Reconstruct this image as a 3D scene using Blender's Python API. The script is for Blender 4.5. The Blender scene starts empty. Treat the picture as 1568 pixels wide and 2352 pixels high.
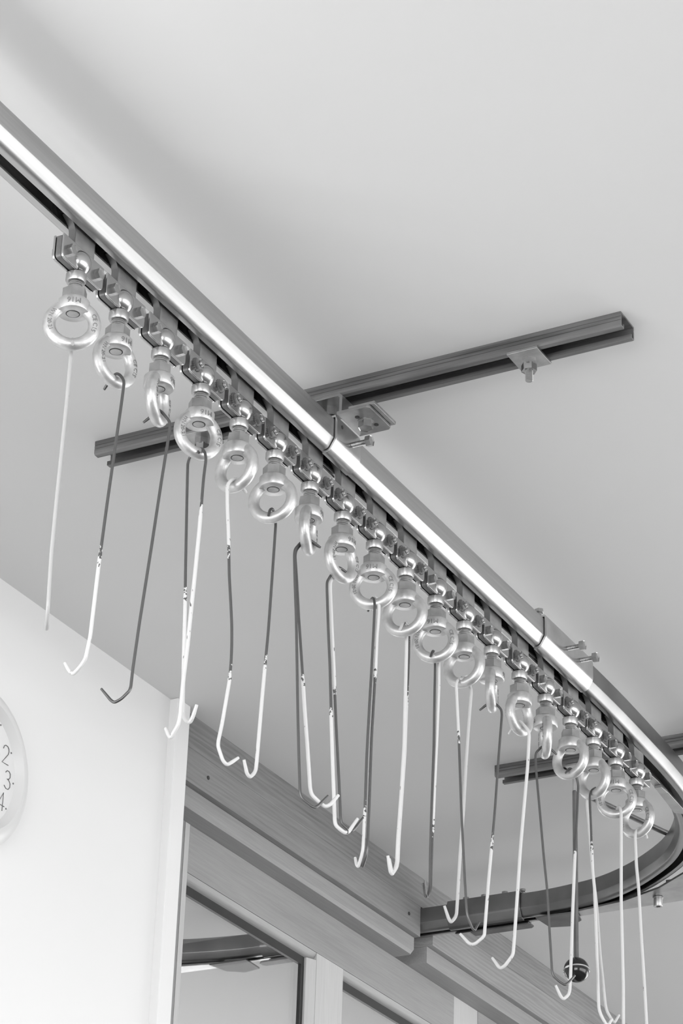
import bpy, math, random
from mathutils import Vector, Matrix
C = bpy.context.scene.collection
random.seed(7)
# All dimensions below are millimetres in a local frame whose origin is the pivot ball of the first
# chain joint: X runs along the rail, Y towards the timber wall, Z up.  W0 places that frame in the room.
W0 = Vector((1.9875, 1.4516, 3.1904))
def W(x, y, z): return Vector((x, y, z)) / 1000 + W0

# ------------------------------------------------------------------ camera
cd = bpy.data.cameras.new('camera'); cam = bpy.data.objects.new('camera', cd); C.objects.link(cam)
cd.sensor_fit = 'HORIZONTAL'; cd.sensor_width = 24; cd.lens = 93.69; cd.clip_start = .05; cd.clip_end = 100
R0 = Vector((0.47318516, -0.880398, 0.03154615)); R1 = Vector((0.42581767, 0.19722179, -0.88305316)); R2 = Vector((0.77121665, 0.43128056, 0.46821145))
cam.matrix_world = Matrix(((R0[0], -R1[0], -R2[0], 0), (R0[1], -R1[1], -R2[1], 0), (R0[2], -R1[2], -R2[2], 1.6), (0, 0, 0, 1)))
bpy.context.scene.camera = cam

# ------------------------------------------------------------------ light
sc = bpy.context.scene
sc.view_settings.view_transform = 'Standard'; sc.view_settings.look = 'None'
sc.view_settings.gamma = 1; sc.view_settings.exposure = 0.14
world = bpy.data.worlds.new('world'); sc.world = world; world.use_nodes = True
world.node_tree.nodes['Background'].inputs[0].default_value = (.9, .9, .9, 1)
world.node_tree.nodes['Background'].inputs[1].default_value = 1.8
def area(name, loc, target, sx, sy, power):
    l = bpy.data.lights.new(name, 'AREA'); l.shape = 'RECTANGLE'; l.size = sx / 1000; l.size_y = sy / 1000; l.energy = power
    o = bpy.data.objects.new(name, l); C.objects.link(o); o.location = W(*loc)
    d = (W(*target) - W(*loc)).normalized()
    o.rotation_euler = d.to_track_quat('-Z', 'Y').to_euler(); return o
area('window_light_front', (500, -5100, -1050), (500, 0, -1050), 6500, 1900, 125)
area('window_light_left', (-4400, -1500, -1050), (0, -1500, -1050), 4000, 1900, 135)
area('added_right_light', (6400, -2500, -1050), (0, -2500, -1050), 4800, 1900, 125)  # unseen source, added for the bright band reflected along the rail
area('added_back_light', (-1300, 690, -700), (-1300, -3000, -700), 1500, 750, 24)  # unseen source, added to cast the rail's soft shadow band on the ceiling
area('next_room_light', (2500, 4800, -1200), (2500, 1000, -1200), 5000, 2200, 240)

# ------------------------------------------------------------------ node helpers and materials
def newmat(name):
    m = bpy.data.materials.new(name); m.use_nodes = True
    return m, m.node_tree.nodes, m.node_tree.links, m.node_tree.nodes['Principled BSDF']
def g(v): return (v, v, v, 1)
def ramp(N, stops):
    r = N.new('ShaderNodeValToRGB'); e = r.color_ramp.elements
    while len(e) < len(stops): e.new(.5)
    for i, (p, v) in enumerate(stops): e[i].position = p; e[i].color = g(v)
    return r
def coords(N, L, scale, kind='Object'):
    t = N.new('ShaderNodeTexCoord'); mp = N.new('ShaderNodeMapping'); mp.inputs['Scale'].default_value = scale
    if kind == 'World':
        ge = N.new('ShaderNodeNewGeometry'); L.new(ge.outputs['Position'], mp.inputs['Vector'])
    else: L.new(t.outputs[kind], mp.inputs['Vector'])
    return mp
def noise_mat(name, lo, hi, scale, rough, metallic=0., stretch=(1, 1, 1), detail=4, bump=0., rvar=0., bdist=.001, spec=.5, kind='Object', fine=None):
    m, N, L, B = newmat(name)
    mp = coords(N, L, stretch, kind)
    n = N.new('ShaderNodeTexNoise'); n.inputs['Scale'].default_value = scale; n.inputs['Detail'].default_value = detail
    L.new(mp.outputs[0], n.inputs['Vector'])
    r = ramp(N, [(.3, lo), (.7, hi)]); L.new(n.outputs['Fac'], r.inputs[0]); L.new(r.outputs[0], B.inputs['Base Color'])
    B.inputs['Metallic'].default_value = metallic; B.inputs['Roughness'].default_value = rough
    B.inputs['Specular IOR Level'].default_value = spec
    if rvar:
        q = N.new('ShaderNodeMapRange'); q.inputs['To Min'].default_value = rough - rvar; q.inputs['To Max'].default_value = rough + rvar
        L.new(n.outputs['Fac'], q.inputs['Value']); L.new(q.outputs[0], B.inputs['Roughness'])
    if bump:
        n2 = N.new('ShaderNodeTexNoise'); n2.inputs['Scale'].default_value = fine or scale * 3; n2.inputs['Detail'].default_value = 3
        L.new(mp.outputs[0], n2.inputs['Vector'])
        b = N.new('ShaderNodeBump'); b.inputs['Strength'].default_value = bump; b.inputs['Distance'].default_value = bdist
        L.new(n2.outputs['Fac'], b.inputs['Height']); L.new(b.outputs[0], B.inputs['Normal'])
    return m
M = {}
M['ceiling'] = noise_mat('ceiling_paint', .69, .71, 1.5, .75, bump=.15, bdist=.0006, fine=60, kind='World')
M['wall'] = noise_mat('wall_paint', .74, .76, 1.2, .6, bump=.1, bdist=.0006, fine=40, kind='World')
M['floor'] = noise_mat('floor_screed', .07, .09, .8, .4, kind='World')
M['plain'] = noise_mat('outer_paint', .7, .74, 1, .8, kind='World')
def wood(name, lo, hi, direction, rough=.5, rings=0.):
    m, N, L, B = newmat(name)
    st = {'x': (4, 110, 110), 'z': (110, 110, 4)}[direction]
    mp = coords(N, L, st, 'World')
    n = N.new('ShaderNodeTexNoise'); n.inputs['Scale'].default_value = 3.; n.inputs['Detail'].default_value = 6; n.inputs['Roughness'].default_value = .62
    L.new(mp.outputs[0], n.inputs['Vector'])
    st2 = {'x': (1.3, 14, 14), 'z': (14, 14, 1.3)}[direction]
    mp2 = coords(N, L, st2, 'World')
    w = N.new('ShaderNodeTexWave'); w.wave_type = 'BANDS'; w.bands_direction = 'Z' if direction == 'x' else 'X'
    w.inputs['Scale'].default_value = 2.4; w.inputs['Distortion'].default_value = 14; w.inputs['Detail'].default_value = 4; w.inputs['Detail Scale'].default_value = .7; w.inputs['Detail Roughness'].default_value = .6
    L.new(mp2.outputs[0], w.inputs['Vector'])
    big = N.new('ShaderNodeTexNoise'); big.inputs['Scale'].default_value = 2.2; big.inputs['Detail'].default_value = 2
    L.new(mp2.outputs[0], big.inputs['Vector'])
    a = N.new('ShaderNodeMix'); a.data_type = 'FLOAT'; a.inputs[0].default_value = .06 + rings
    L.new(n.outputs['Fac'], a.inputs[2]); L.new(w.outputs['Fac'], a.inputs[3])
    b = N.new('ShaderNodeMix'); b.data_type = 'FLOAT'; b.inputs[0].default_value = .4
    L.new(a.outputs[0], b.inputs[2]); L.new(big.outputs['Fac'], b.inputs[3])
    r = ramp(N, [(.3, lo), (.68, hi)]); L.new(b.outputs[0], r.inputs[0]); L.new(r.outputs[0], B.inputs['Base Color'])
    B.inputs['Roughness'].default_value = rough
    bp = N.new('ShaderNodeBump'); bp.inputs['Strength'].default_value = .25; bp.inputs['Distance'].default_value = .0005
    L.new(n.outputs['Fac'], bp.inputs['Height']); L.new(bp.outputs[0], B.inputs['Normal'])
    return m
M['fascia'] = wood('fascia_timber', .17, .27, 'x', rings=.10)
M['fascia_top'] = wood('fascia_timber_coarse', .15, .27, 'x', rings=.16)
M['fascia_flat'] = wood('fascia_flat_sawn', .22, .31, 'x', rings=.26)
M['frame'] = wood('frame_timber', .24, .33, 'x')
M['frame_v'] = wood('frame_timber_upright', .44, .54, 'z')
M['jamb'] = wood('jamb_timber', .22, .28, 'z')
M['rail'] = noise_mat('zinc_plated_rail', .44, .53, 5, .36, .95, stretch=(1, 40, 40), bump=.02, bdist=.0004, fine=60, rvar=.06)
M['galv'] = noise_mat('galvanised_channel', .10, .24, 6, .5, .6, stretch=(14, 1, 14), bump=.15, bdist=.0006, fine=40, rvar=.08)
M['plate'] = noise_mat('polished_steel_plate', .40, .50, 30, .24, 1., bump=.03, bdist=.0003, rvar=.05)
M['sleeve'] = noise_mat('sleeve_steel', .50, .64, 25, .32, 1., bump=.04, bdist=.0003, rvar=.08)
M['satin'] = noise_mat('satin_zinc_fastener', .34, .48, 60, .36, 1., rvar=.05)
M['cast'] = noise_mat('cast_zinc_eye', .46, .60, 90, .42, .7, bump=.4, bdist=.0006, fine=260, rvar=.1)
M['core'] = noise_mat('dark_mill_steel', .12, .22, 40, .5, .6)
M['web'] = noise_mat('hanger_steel', .28, .42, 50, .42, .9, bump=.1, bdist=.0004)
M['bracket'] = noise_mat('bracket_steel', .26, .38, 30, .35, .95, rvar=.06)
M['darkrail'] = noise_mat('mill_finish_bend', .17, .28, 9, .34, .95, bump=.04, bdist=.0004, rvar=.08)
M['black'] = noise_mat('black_rubber', .012, .02, 20, .5)
M['wheel'] = noise_mat('black_nylon', .015, .03, 20, .35)
M['ball'] = noise_mat('black_bakelite', .006, .01, 20, .06)
M['chrome'] = noise_mat('chrome', .8, .85, 20, .08, 1.)
M['clock'] = noise_mat('clock_casing', .62, .64, 3, .35)
M['clockface'] = noise_mat('clock_face', .70, .72, 3, .4)
M['ink'] = noise_mat('clock_ink', .12, .14, 10, .6)
M['stud'] = noise_mat('dark_screw', .05, .09, 60, .5, .5)
M['dull'] = noise_mat('dull_dark_steel', .07, .12, 30, .55, .3)
M['etch'] = noise_mat('cast_lettering', .22, .30, 90, .45, .7)
def glassmat():
    m, N, L, B = newmat('coated_glass'); N.remove(B)
    o = N['Material Output']; a = N.new('ShaderNodeBsdfTransparent'); a.inputs[0].default_value = g(.85)
    gl = N.new('ShaderNodeBsdfGlossy'); gl.inputs['Roughness'].default_value = .02; gl.inputs[0].default_value = g(.92)
    mx = N.new('ShaderNodeMixShader'); mx.inputs[0].default_value = .72
    L.new(a.outputs[0], mx.inputs[1]); L.new(gl.outputs[0], mx.inputs[2]); L.new(mx.outputs[0], o.inputs[0]); return m
M['glass'] = glassmat()
def hookmat():
    # white paint worn off to dark wire between the heights stored on each hook
    m, N, L, B = newmat('worn_painted_wire')
    ge = N.new('ShaderNodeNewGeometry'); sp = N.new('ShaderNodeSeparateXYZ'); L.new(ge.outputs['Position'], sp.inputs[0])
    n = N.new('ShaderNodeTexNoise'); n.inputs['Scale'].default_value = 260; n.inputs['Detail'].default_value = 3; L.new(ge.outputs['Position'], n.inputs['Vector'])
    def math_(op, a, b=None):
        q = N.new('ShaderNodeMath'); q.operation = op
        for i, v in enumerate((a, b)):
            if v is None: continue
            if isinstance(v, (int, float)): q.inputs[i].default_value = v
            else: L.new(v, q.inputs[i])
        return q.outputs[0]
    def attr(nm):
        q = N.new('ShaderNodeAttribute'); q.attribute_type = 'OBJECT'; q.attribute_name = nm; return q.outputs['Fac']
    z = math_('ADD', sp.outputs['Z'], math_('MULTIPLY', math_('SUBTRACT', n.outputs['Fac'], .5), .09))
    mask = math_('MULTIPLY', math_('GREATER_THAN', z, attr('worn_from')), math_('LESS_THAN', z, attr('worn_to')))
    mp = N.new('ShaderNodeMapping'); mp.inputs['Scale'].default_value = (1, 1, .25); L.new(ge.outputs['Position'], mp.inputs['Vector'])
    ch = N.new('ShaderNodeTexNoise'); ch.inputs['Scale'].default_value = 300; ch.inputs['Detail'].default_value = 2; L.new(mp.outputs[0], ch.inputs['Vector'])
    chips = math_('GREATER_THAN', ch.outputs['Fac'], .715)
    mask = math_('MAXIMUM', mask, chips)
    c = N.new('ShaderNodeMix'); c.data_type = 'RGBA'; L.new(mask, c.inputs[0]); L.new(attr('paint_tone'), c.inputs[6]); c.inputs[7].default_value = g(.13)
    L.new(c.outputs[2], B.inputs['Base Color'])
    L.new(math_('MULTIPLY', mask, .75), B.inputs['Metallic']); B.inputs['Roughness'].default_value = .36
    b = N.new('ShaderNodeBump'); b.inputs['Strength'].default_value = .3; b.inputs['Distance'].default_value = .0004; b.invert = True
    L.new(mask, b.inputs['Height']); L.new(b.outputs[0], B.inputs['Normal'])
    return m
M['hook'] = hookmat()

# ------------------------------------------------------------------ mesh helpers (mm)
class MB:
    def __init__(s): s.v = []; s.f = []
    def add(s, vs, fs):
        b = len(s.v); s.v += [tuple(v) for v in vs]; s.f += [tuple(i + b for i in f) for f in fs]; return s
    def box(s, x0, x1, y0, y1, z0, z1):
        return s.add([(x, y, z) for x in (x0, x1) for y in (y0, y1) for z in (z0, z1)],
                     [(0, 1, 3, 2), (4, 6, 7, 5), (0, 4, 5, 1), (2, 3, 7, 6), (0, 2, 6, 4), (1, 5, 7, 3)])
    def prism(s, poly, axis, a0, a1):
        # poly in the two remaining axes, extruded along axis
        n = len(poly)
        def p(q, a):
            return {'x': (a, q[0], q[1]), 'y': (q[0], a, q[1]), 'z': (q[0], q[1], a)}[axis]
        return s.add([p(q, a0) for q in poly] + [p(q, a1) for q in poly],
                     [tuple(range(n))[::-1], tuple(range(n, 2 * n))] + [(i, (i + 1) % n, n + (i + 1) % n, n + i) for i in range(n)])
    def lathe(s, prof, origin, axis='z', seg=24, cap=True, phase=0.):
        # prof: (radius, distance along axis)
        vs = []; fs = []
        for r, h in prof:
            for k in range(seg):
                a = 2 * math.pi * k / seg + phase; c, d = r * math.cos(a), r * math.sin(a)
                vs.append({'z': (c, d, h), 'y': (c, h, d), 'x': (h, c, d)}[axis])
        for j in range(len(prof) - 1):
            for k in range(seg):
                k2 = (k + 1) % seg; fs.append((j * seg + k, j * seg + k2, (j + 1) * seg + k2, (j + 1) * seg + k))
        if cap: fs += [tuple(range(seg)), tuple(range((len(prof) - 1) * seg, len(prof) * seg))[::-1]]
        return s.add([(v[0] + origin[0], v[1] + origin[1], v[2] + origin[2]) for v in vs], fs)
    def tube(s, pts, r, seg=10):
        pts = [Vector(p) for p in pts]; n = len(pts); vs = []; fs = []
        t0 = (pts[1] - pts[0]).normalized(); u = t0.orthogonal().normalized()
        for i, p in enumerate(pts):
            t = ((pts[min(i + 1, n - 1)] - p).normalized() + (p - pts[max(i - 1, 0)]).normalized())
            t = t.normalized() if t.length > 1e-9 else t0
            u = (u - t * u.dot(t)).normalized(); w = t.cross(u)
            for k in range(seg):
                a = 2 * math.pi * k / seg; vs.append(p + (u * math.cos(a) + w * math.sin(a)) * (r[i] if isinstance(r, list) else r))
        for i in range(n - 1):
            for k in range(seg):
                k2 = (k + 1) % seg; fs.append((i * seg + k, i * seg + k2, (i + 1) * seg + k2, (i + 1) * seg + k))
        fs += [tuple(range(seg))[::-1], tuple(range((n - 1) * seg, n * seg))]
        return s.add(vs, fs)
    def torus(s, R, r, origin, axis='y', seg=56, sub=18):
        vs = []; fs = []
        for i in range(seg):
            a = 2 * math.pi * i / seg
            for k in range(sub):
                b = 2 * math.pi * k / sub; q = R + r * math.cos(b); h = r * math.sin(b)
                v = {'y': (q * math.cos(a), h, q * math.sin(a)), 'z': (q * math.cos(a), q * math.sin(a), h)}[axis]
                vs.append((v[0] + origin[0], v[1] + origin[1], v[2] + origin[2]))
        for i in range(seg):
            for k in range(sub):
                i2 = (i + 1) % seg; k2 = (k + 1) % sub
                fs.append((i * sub + k, i * sub + k2, i2 * sub + k2, i2 * sub + k))
        return s.add(vs, fs)
    def rot(s, M4, start=0):
        for i in range(start, len(s.v)): s.v[i] = tuple(M4 @ Vector(s.v[i]))
        return s
def hexa(mb, origin, af, h0, h1, axis='z', phase=0., ch=.8):
    R = af / 2 / math.cos(math.pi / 6)
    # chamfered hexagon: circle-ish end rings
    mb.lathe([(R * .90, h0), (R, h0 + ch), (R, h1 - ch), (R * .90, h1)], origin, axis, 6, True, phase)
def thread(mb, origin, r, z0, z1, pitch=2., axis='z', seg=20):
    prof = []; z = z0
    n = int(abs(z1 - z0) / pitch); s = (z1 - z0) / n
    for i in range(n): prof += [(r * .86, z0 + i * s), (r * .86, z0 + (i + .2) * s), (r, z0 + (i + .5) * s), (r, z0 + (i + .7) * s)]
    prof.append((r * .88, z1)); mb.lathe(prof, origin, axis, seg)
def obj(name, mb, mat, parent=None, bevel=0., smooth=35, local=False, at=None):
    """link one mesh; mb in mm. local: mb is already relative to the parent; at: own origin (mm) for a top-level mesh"""
    me = bpy.data.meshes.new(name)
    o0 = Vector(at) if at else Vector((0, 0, 0))
    vs = [(Vector(v) - o0) / 1000 for v in mb.v]
    if parent is not None and not local:
        off = parent_world(parent) - W0; vs = [v - off for v in vs]
    me.from_pydata(vs, [], mb.f); me.validate(); me.update()
    import bmesh
    bm = bmesh.new(); bm.from_mesh(me); bmesh.ops.recalc_face_normals(bm, faces=bm.faces[:]); bm.to_mesh(me); bm.free()
    me.materials.append(M[mat]); me.shade_smooth(); me.set_sharp_from_angle(angle=math.radians(smooth))
    o = bpy.data.objects.new(name, me); C.objects.link(o)
    if parent is not None: o.parent = parent
    elif not local: o.location = W0 + o0 / 1000
    if bevel:
        b = o.modifiers.new('edge', 'BEVEL'); b.width = bevel / 1000; b.segments = 2; b.limit_method = 'ANGLE'; b.angle_limit = math.radians(40); b.harden_normals = True
    return o
def parent_world(o):
    p = Vector(o.location)
    while o.parent: o = o.parent; p += o.location
    return p
def tag(o, label, cat, group=None):
    o['label'] = label; o['category'] = cat
    if group: o['group'] = group
    return o
def empty(name, x, y, z, label=None, cat=None, group=None):
    e = bpy.data.objects.new(name, None); C.objects.link(e); e.location = W(x, y, z); e.empty_display_size = .02
    if label: tag(e, label, cat, group)
    return e
def struct(o): o['kind'] = 'structure'; return o
def copy_tree(o, parent=None):
    c = o.copy(); C.objects.link(c)
    if parent: c.parent = parent
    for ch in o.children: copy_tree(ch, c)
    return c
def text_tris(body, size, extrude=.0):
    cu = bpy.data.curves.new('t', 'FONT'); cu.body = body; cu.size = size; cu.align_x = 'CENTER'; cu.align_y = 'CENTER'; cu.resolution_u = 3
    cu.extrude = extrude
    o = bpy.data.objects.new('t', cu); me = bpy.data.meshes.new_from_object(o)
    v = [tuple(q.co) for q in me.vertices]; f = [tuple(p.vertices) for p in me.polygons]
    bpy.data.objects.remove(o); bpy.data.curves.remove(cu); bpy.data.meshes.remove(me)
    return v, f

# ------------------------------------------------------------------ room shell
RX0, RX1, RY0, RY1, RZ = -4500, 6500, -5200, 5200, -3190
def slab(name, mb, mat): return struct(obj(name, mb, mat))
slab('ceiling', MB().box(RX0, RX1, RY0, RY1, 140, 260), 'ceiling')
slab('floor', MB().box(RX0, RX1, RY0, RY1, RZ - 100, RZ), 'floor')
def wall_y(name, y0, y1, x0, x1, holes, z1=140, z0=RZ):
    mb = MB(); cur = x0
    for a, b, c, d in holes:
        mb.box(cur, a, y0, y1, z0, z1).box(a, b, y0, y1, z0, c).box(a, b, y0, y1, d, z1); cur = b
    mb.box(cur, x1, y0, y1, z0, z1); return slab(name, mb, 'wall')
wall_y('wall_back', 696, 900, RX0, 1351, [(-2500, -100, -1250, -150)])
slab('wall_back_low', MB().box(1351, RX1, 740, 900, RZ, -1560), 'wall')
slab('wall_back_right', MB().box(4800, RX1, 696, 900, RZ, 140), 'wall')
wall_y('wall_front', RY0 - 100, RY0, RX0, RX1, [(-2800, 3800, -2400, -200)])
slab('wall_left', MB().box(RX0 - 100, RX0, RY0, RY1, RZ, 140), 'wall')
slab('wall_right', MB().box(RX1, RX1 + 100, RY0, RY1, RZ, 140), 'wall')
wall_y('wall_far', RY1, RY1 + 100, RX0, RX1, [(0, 5000, -2300, -200)])
# slightly proud plastered corner of the white wall
struct(obj('trim_1', MB().box(1312, 1351, 681, 700, RZ, 140), 'wall', bevel=1.5))

# timber fascia above the window, notched for the rail
fas = empty('trim_2', 1351, 696, 24); struct(fas)
XE = 4800
obj('plank', MB().box(1351, XE, 696, 900, 82.5, 140), 'fascia_top', fas)
obj('plank', MB().box(1351, 2207, 696, 900, 24, 82.1), 'fascia', fas)
obj('plank', MB().box(2259, XE, 696, 900, 24, 82.1), 'fascia_flat', fas)
ch = [(708, 23.6), (708, -3), (713, -8), (800, -8), (800, 23.6)]
obj('plank', MB().prism(ch, 'x', 1351, 2200).add([(2200, 708, 23.6), (2200, 708, -3), (2200, 713, -8), (2200, 800, -8), (2200, 800, 23.6), (2206, 708, 23.6), (2206, 708, 1), (2206, 716, -8), (2206, 800, -8), (2206, 800, 23.6)],
    [(0, 1, 6, 5), (1, 2, 7, 6), (2, 3, 8, 7), (3, 4, 9, 8), (4, 0, 5, 9), (5, 6, 7, 8, 9)]), 'frame', fas)
obj('plank', MB().prism([(708, 23.6), (708, -8), (800, -8), (800, 23.6)], 'x', 2259, XE), 'frame', fas)
for x, z in ((1440, 52), (2160, 54)):
    obj('screw_hole', MB().lathe([(3.4, 694.8), (3.4, 697), (1, 697)], (x, 0, z), 'y', 9), 'stud', fas)
obj('screw_hole', MB().lathe([(2.4, 694.8), (2.4, 697), (1, 697)], (2300, 0, 62), 'y', 9), 'stud', fas)

# window of the next room
win = empty('window_1', 1477, 748, -1300); struct(win)
ZB = -1500
obj('jamb', MB().box(1345, 1461, 748, 800, ZB, -8), 'jamb', win)
obj('stile', MB().box(1462.5, 1476.5, 748, 800, ZB, -8), 'frame_v', win)
obj('header_board', MB().box(1477, 2456.5, 748, 800, -90, -8), 'frame', win, bevel=.6)
obj('stile', MB().box(2457, 2561, 748.5, 800, ZB, -8), 'frame_v', win, bevel=.6)
obj('header_board', MB().box(2562, XE, 748, 800, -90, -8), 'frame', win, bevel=.6)
obj('mullion', MB().box(1915, 2012, 748, 800, ZB, -90.5), 'frame_v', win, bevel=.6)
obj('sill_board', MB().box(1477, 2456, 730, 800, ZB - 60, ZB), 'frame', win)
bp = lambda z: [(748.8, z), (752, z - 7), (757, z - 13), (772, z - 13), (772, z)]
obj('glazing_bead', MB().prism(bp(-90.6), 'x', 1477, 1914.5), 'frame', win, smooth=60)
obj('glazing_bead', MB().prism(bp(-90.6), 'x', 2012.5, 2456.5), 'frame', win, smooth=60)
bq = lambda x, s: [(x, 748.8), (x - 8 * s, 751), (x - 21 * s, 757), (x - 21 * s, 772), (x, 772)]
obj('glazing_bead', MB().prism(bq(1914.5, 1), 'z', ZB, -104), 'frame_v', win, smooth=60)
obj('gasket_and_dark_reflection', MB().box(1477, 1893, 761, 767, -119, -103.5).box(1883, 1893.5, 761, 767, ZB, -119), 'black', win)  # both top strips deepened to stand in for the header's dark reflection
obj('gasket_and_dark_reflection', MB().box(2012.5, 2456.5, 761, 767, -119, -103.5), 'black', win)
obj('glass_pane', MB().box(1477, 1893, 764, 768, ZB, -106), 'glass', win)
obj('glass_pane', MB().box(2012.5, 2456.5, 764, 768, ZB, -106), 'glass', win)

# ------------------------------------------------------------------ wall clock
CX, CY, CZ = 811, 696, -163
ck = empty('wall_clock', CX, CY, CZ, 'round white wall clock with thin grey numerals, cut off by the left edge', 'clock')
obj('casing', MB().lathe([(119, 696), (122, 690), (121, 684), (114, 677), (107, 673), (101, 671), (97, 672), (90, 681), (88, 684)], (CX, 0, CZ), 'y', 96, False), 'clock', ck)
obj('dial', MB().lathe([(.5, 683), (90, 683.2)], (CX, 0, CZ), 'y', 96, False), 'clockface', ck)
DG = {'0': [[(-2, 4), (0, 5), (2, 4), (2.5, 0), (2, -4), (0, -5), (-2, -4), (-2.5, 0), (-2, 4)]], '1': [[(-1.5, 3.4), (.6, 5), (.6, -5)]],
      '2': [[(-2.6, 2.6), (-2.1, 4.2), (-.8, 5), (.9, 4.9), (2.2, 3.8), (2.5, 2.2), (1.9, .6), (-2.8, -5), (2.9, -5)]],
      '3': [[(-2.2, 3.6), (-1, 4.9), (.7, 5), (2, 3.9), (2.1, 2), (1, .7), (-.6, .45), (1.3, .1), (2.6, -1.3), (2.6, -3.2), (1.3, -4.8), (-.8, -5), (-2.6, -3.7)]],
      '4': [[(1.2, -5), (1.2, 5), (-3, -2.2), (2.8, -2.2)]], '5': [[(2.2, 5), (-1.5, 5), (-2, .6), (0, 1.2), (2, .4), (2.5, -2), (1.4, -4.5), (-1, -5), (-2.5, -4)]],
      '6': [[(1.4, 5), (-2, .5), (-2.5, -2.2), (-1, -4.8), (1, -4.8), (2.5, -2.4), (1.4, .2), (-.8, .4), (-2.2, -1)]], '7': [[(-2.6, 5), (2.6, 5), (-1.2, -5)]],
      '8': [[(0, .4), (-2, 2), (-1.6, 4.2), (0, 5), (1.6, 4.2), (2, 2), (0, .4), (-2.5, -2), (-1.8, -4.4), (0, -5), (1.8, -4.4), (2.5, -2), (0, .4)]],
      '9': [[(-1.4, -5), (2, -.5), (2.5, 2.2), (1, 4.8), (-1, 4.8), (-2.5, 2.4), (-1.4, -.2), (.8, -.4), (2.2, 1)]]}
for h in range(1, 13):
    a = math.radians(90 - 30 * h); cx, cz = CX + 71 * math.cos(a), CZ + 71 * math.sin(a); mb = MB(); s = str(h)
    for i, c_ in enumerate(s):
        ox = (i - (len(s) - 1) / 2) * 15
        for st in DG[c_]: mb.tube([(cx + ox + p[0] * 2.7, 682.7, cz + p[1] * 2.75) for p in st], .65, 6)
    obj('numeral', mb, 'ink', ck)
    obj('hour_dot', MB().lathe([(1.3, 682.5), (1.3, 684)], (CX + 85.5 * math.cos(a), 0, CZ + 85.5 * math.sin(a)), 'y', 10), 'ink', ck)
def hand(nm, ang, ln, w, y):
    a = math.radians(ang); u = Vector((math.cos(a), math.sin(a))); n = Vector((-u[1], u[0])); c = Vector((CX, CZ))
    obj(nm, MB().prism([tuple(c - u * 12 + n * w), tuple(c + u * ln + n * w * .6), tuple(c + u * ln - n * w * .6), tuple(c - u * 12 - n * w)], 'y', y, y + .8), 'ink', ck)
hand('hour_hand', 160, 42, 2, 680.5); hand('minute_hand', 215, 58, 1.6, 679)
obj('hub', MB().lathe([(4, 683), (4, 678), (2, 677.5)], (CX, 0, CZ), 'y', 16), 'ink', ck)

# ------------------------------------------------------------------ rail
def rail_section():
    o = [(6.7, 37)]; i = []
    def arc(cx, cz, r, a0, a1, n): return [(cx + r * math.cos(math.radians(a0 + (a1 - a0) * k / n)), cz + r * math.sin(math.radians(a0 + (a1 - a0) * k / n))) for k in range(n + 1)]
    o += arc(12.2, 44.6, 7.6, -90, -32, 6) + arc(21.5, 52.2, 3, -30, 0, 3) + arc(21.5, 77, 3, 0, 90, 4)
    i = [(6.7, 39.5)] + arc(12.2, 44.6, 5.1, -90, -32, 5) + arc(21.5, 52.2, .6, -30, 0, 2) + [(22, 77.5)]
    half_o, half_i = o, i
    left_o = [(-a, b) for a, b in half_o][::-1]; left_i = [(-a, b) for a, b in half_i]
    return half_o + left_o + left_i + half_i[::-1]
def offset_section(d0, d1, slot):
    # sleeve wrapping the rail with a gap d0 and outer offset d1, open at the bottom
    def arc(r, n=5):
        r = r - 14; q = lambda cx, cz, a0, a1: [(cx + r * math.cos(math.radians(a0 + (a1 - a0) * k / n)), cz + r * math.sin(math.radians(a0 + (a1 - a0) * k / n))) for k in range(n + 1)]
        return [(12.2 + (7.6 + r) * math.cos(math.radians(t)), 44.6 + (7.6 + r) * math.sin(math.radians(t))) for t in range(-90, -31, 10)] + [(16.5 + (8 + r) * math.cos(math.radians(t)), 53 + (8 + r) * math.sin(math.radians(t))) for t in range(-30, 1, 6)]
    o = [(slot, 51 - 14 - d1)] + arc(14 + d1) + [(24.5 + d1, 76), (24.5 + d1 - 3, 80 + d1)]
    i = [(slot, 51 - 14 - d0)] + arc(14 + d0) + [(24.5 + d0, 80 + d0)]
    return o + [(-a, b) for a, b in o][::-1] + [(-a, b) for a, b in i] + i[::-1]
PATH = [(1210, 0), (1330, .3), (1410, 1), (1500, 3.5), (1603, 8), (1700, 13), (1785, 21), (1862, 35), (1935, 56), (2005, 89), (2072, 137), (2139, 210), (2181, 272), (2208, 330), (2222, 392), (2230, 450), (2231, 485), (2231, 520), (2231, 560)]
def spline(P, n=5):
    Q = []
    for i in range(len(P) - 1):
        p0, p1, p2, p3 = P[max(i - 1, 0)], P[i], P[i + 1], P[min(i + 2, len(P) - 1)]
        for k in range(n):
            t = k / n
            Q.append(tuple(.5 * (2 * p1[j] + (p2[j] - p0[j]) * t + (2 * p0[j] - 5 * p1[j] + 4 * p2[j] - p3[j]) * t * t + (3 * p1[j] - p0[j] - 3 * p2[j] + p3[j]) * t ** 3) for j in (0, 1)))
    Q.append(P[-1]); return Q
def sweep(sec, path):
    vs = []; fs = []; n = len(sec); m = len(path)
    for i, p in enumerate(path):
        a, b = path[max(i - 1, 0)], path[min(i + 1, m - 1)]
        t = Vector((b[0] - a[0], b[1] - a[1])).normalized(); nr = Vector((-t[1], t[0]))
        for y, z in sec: vs.append((p[0] + nr[0] * y, p[1] + nr[1] * y, z))
    for i in range(m - 1):
        for k in range(n):
            k2 = (k + 1) % n; fs.append((i * n + k, i * n + k2, (i + 1) * n + k2, (i + 1) * n + k))
    fs += [tuple(range(n))[::-1], tuple(range((m - 1) * n, m * n))]
    return MB().add(vs, fs)
RS = rail_section()
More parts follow.
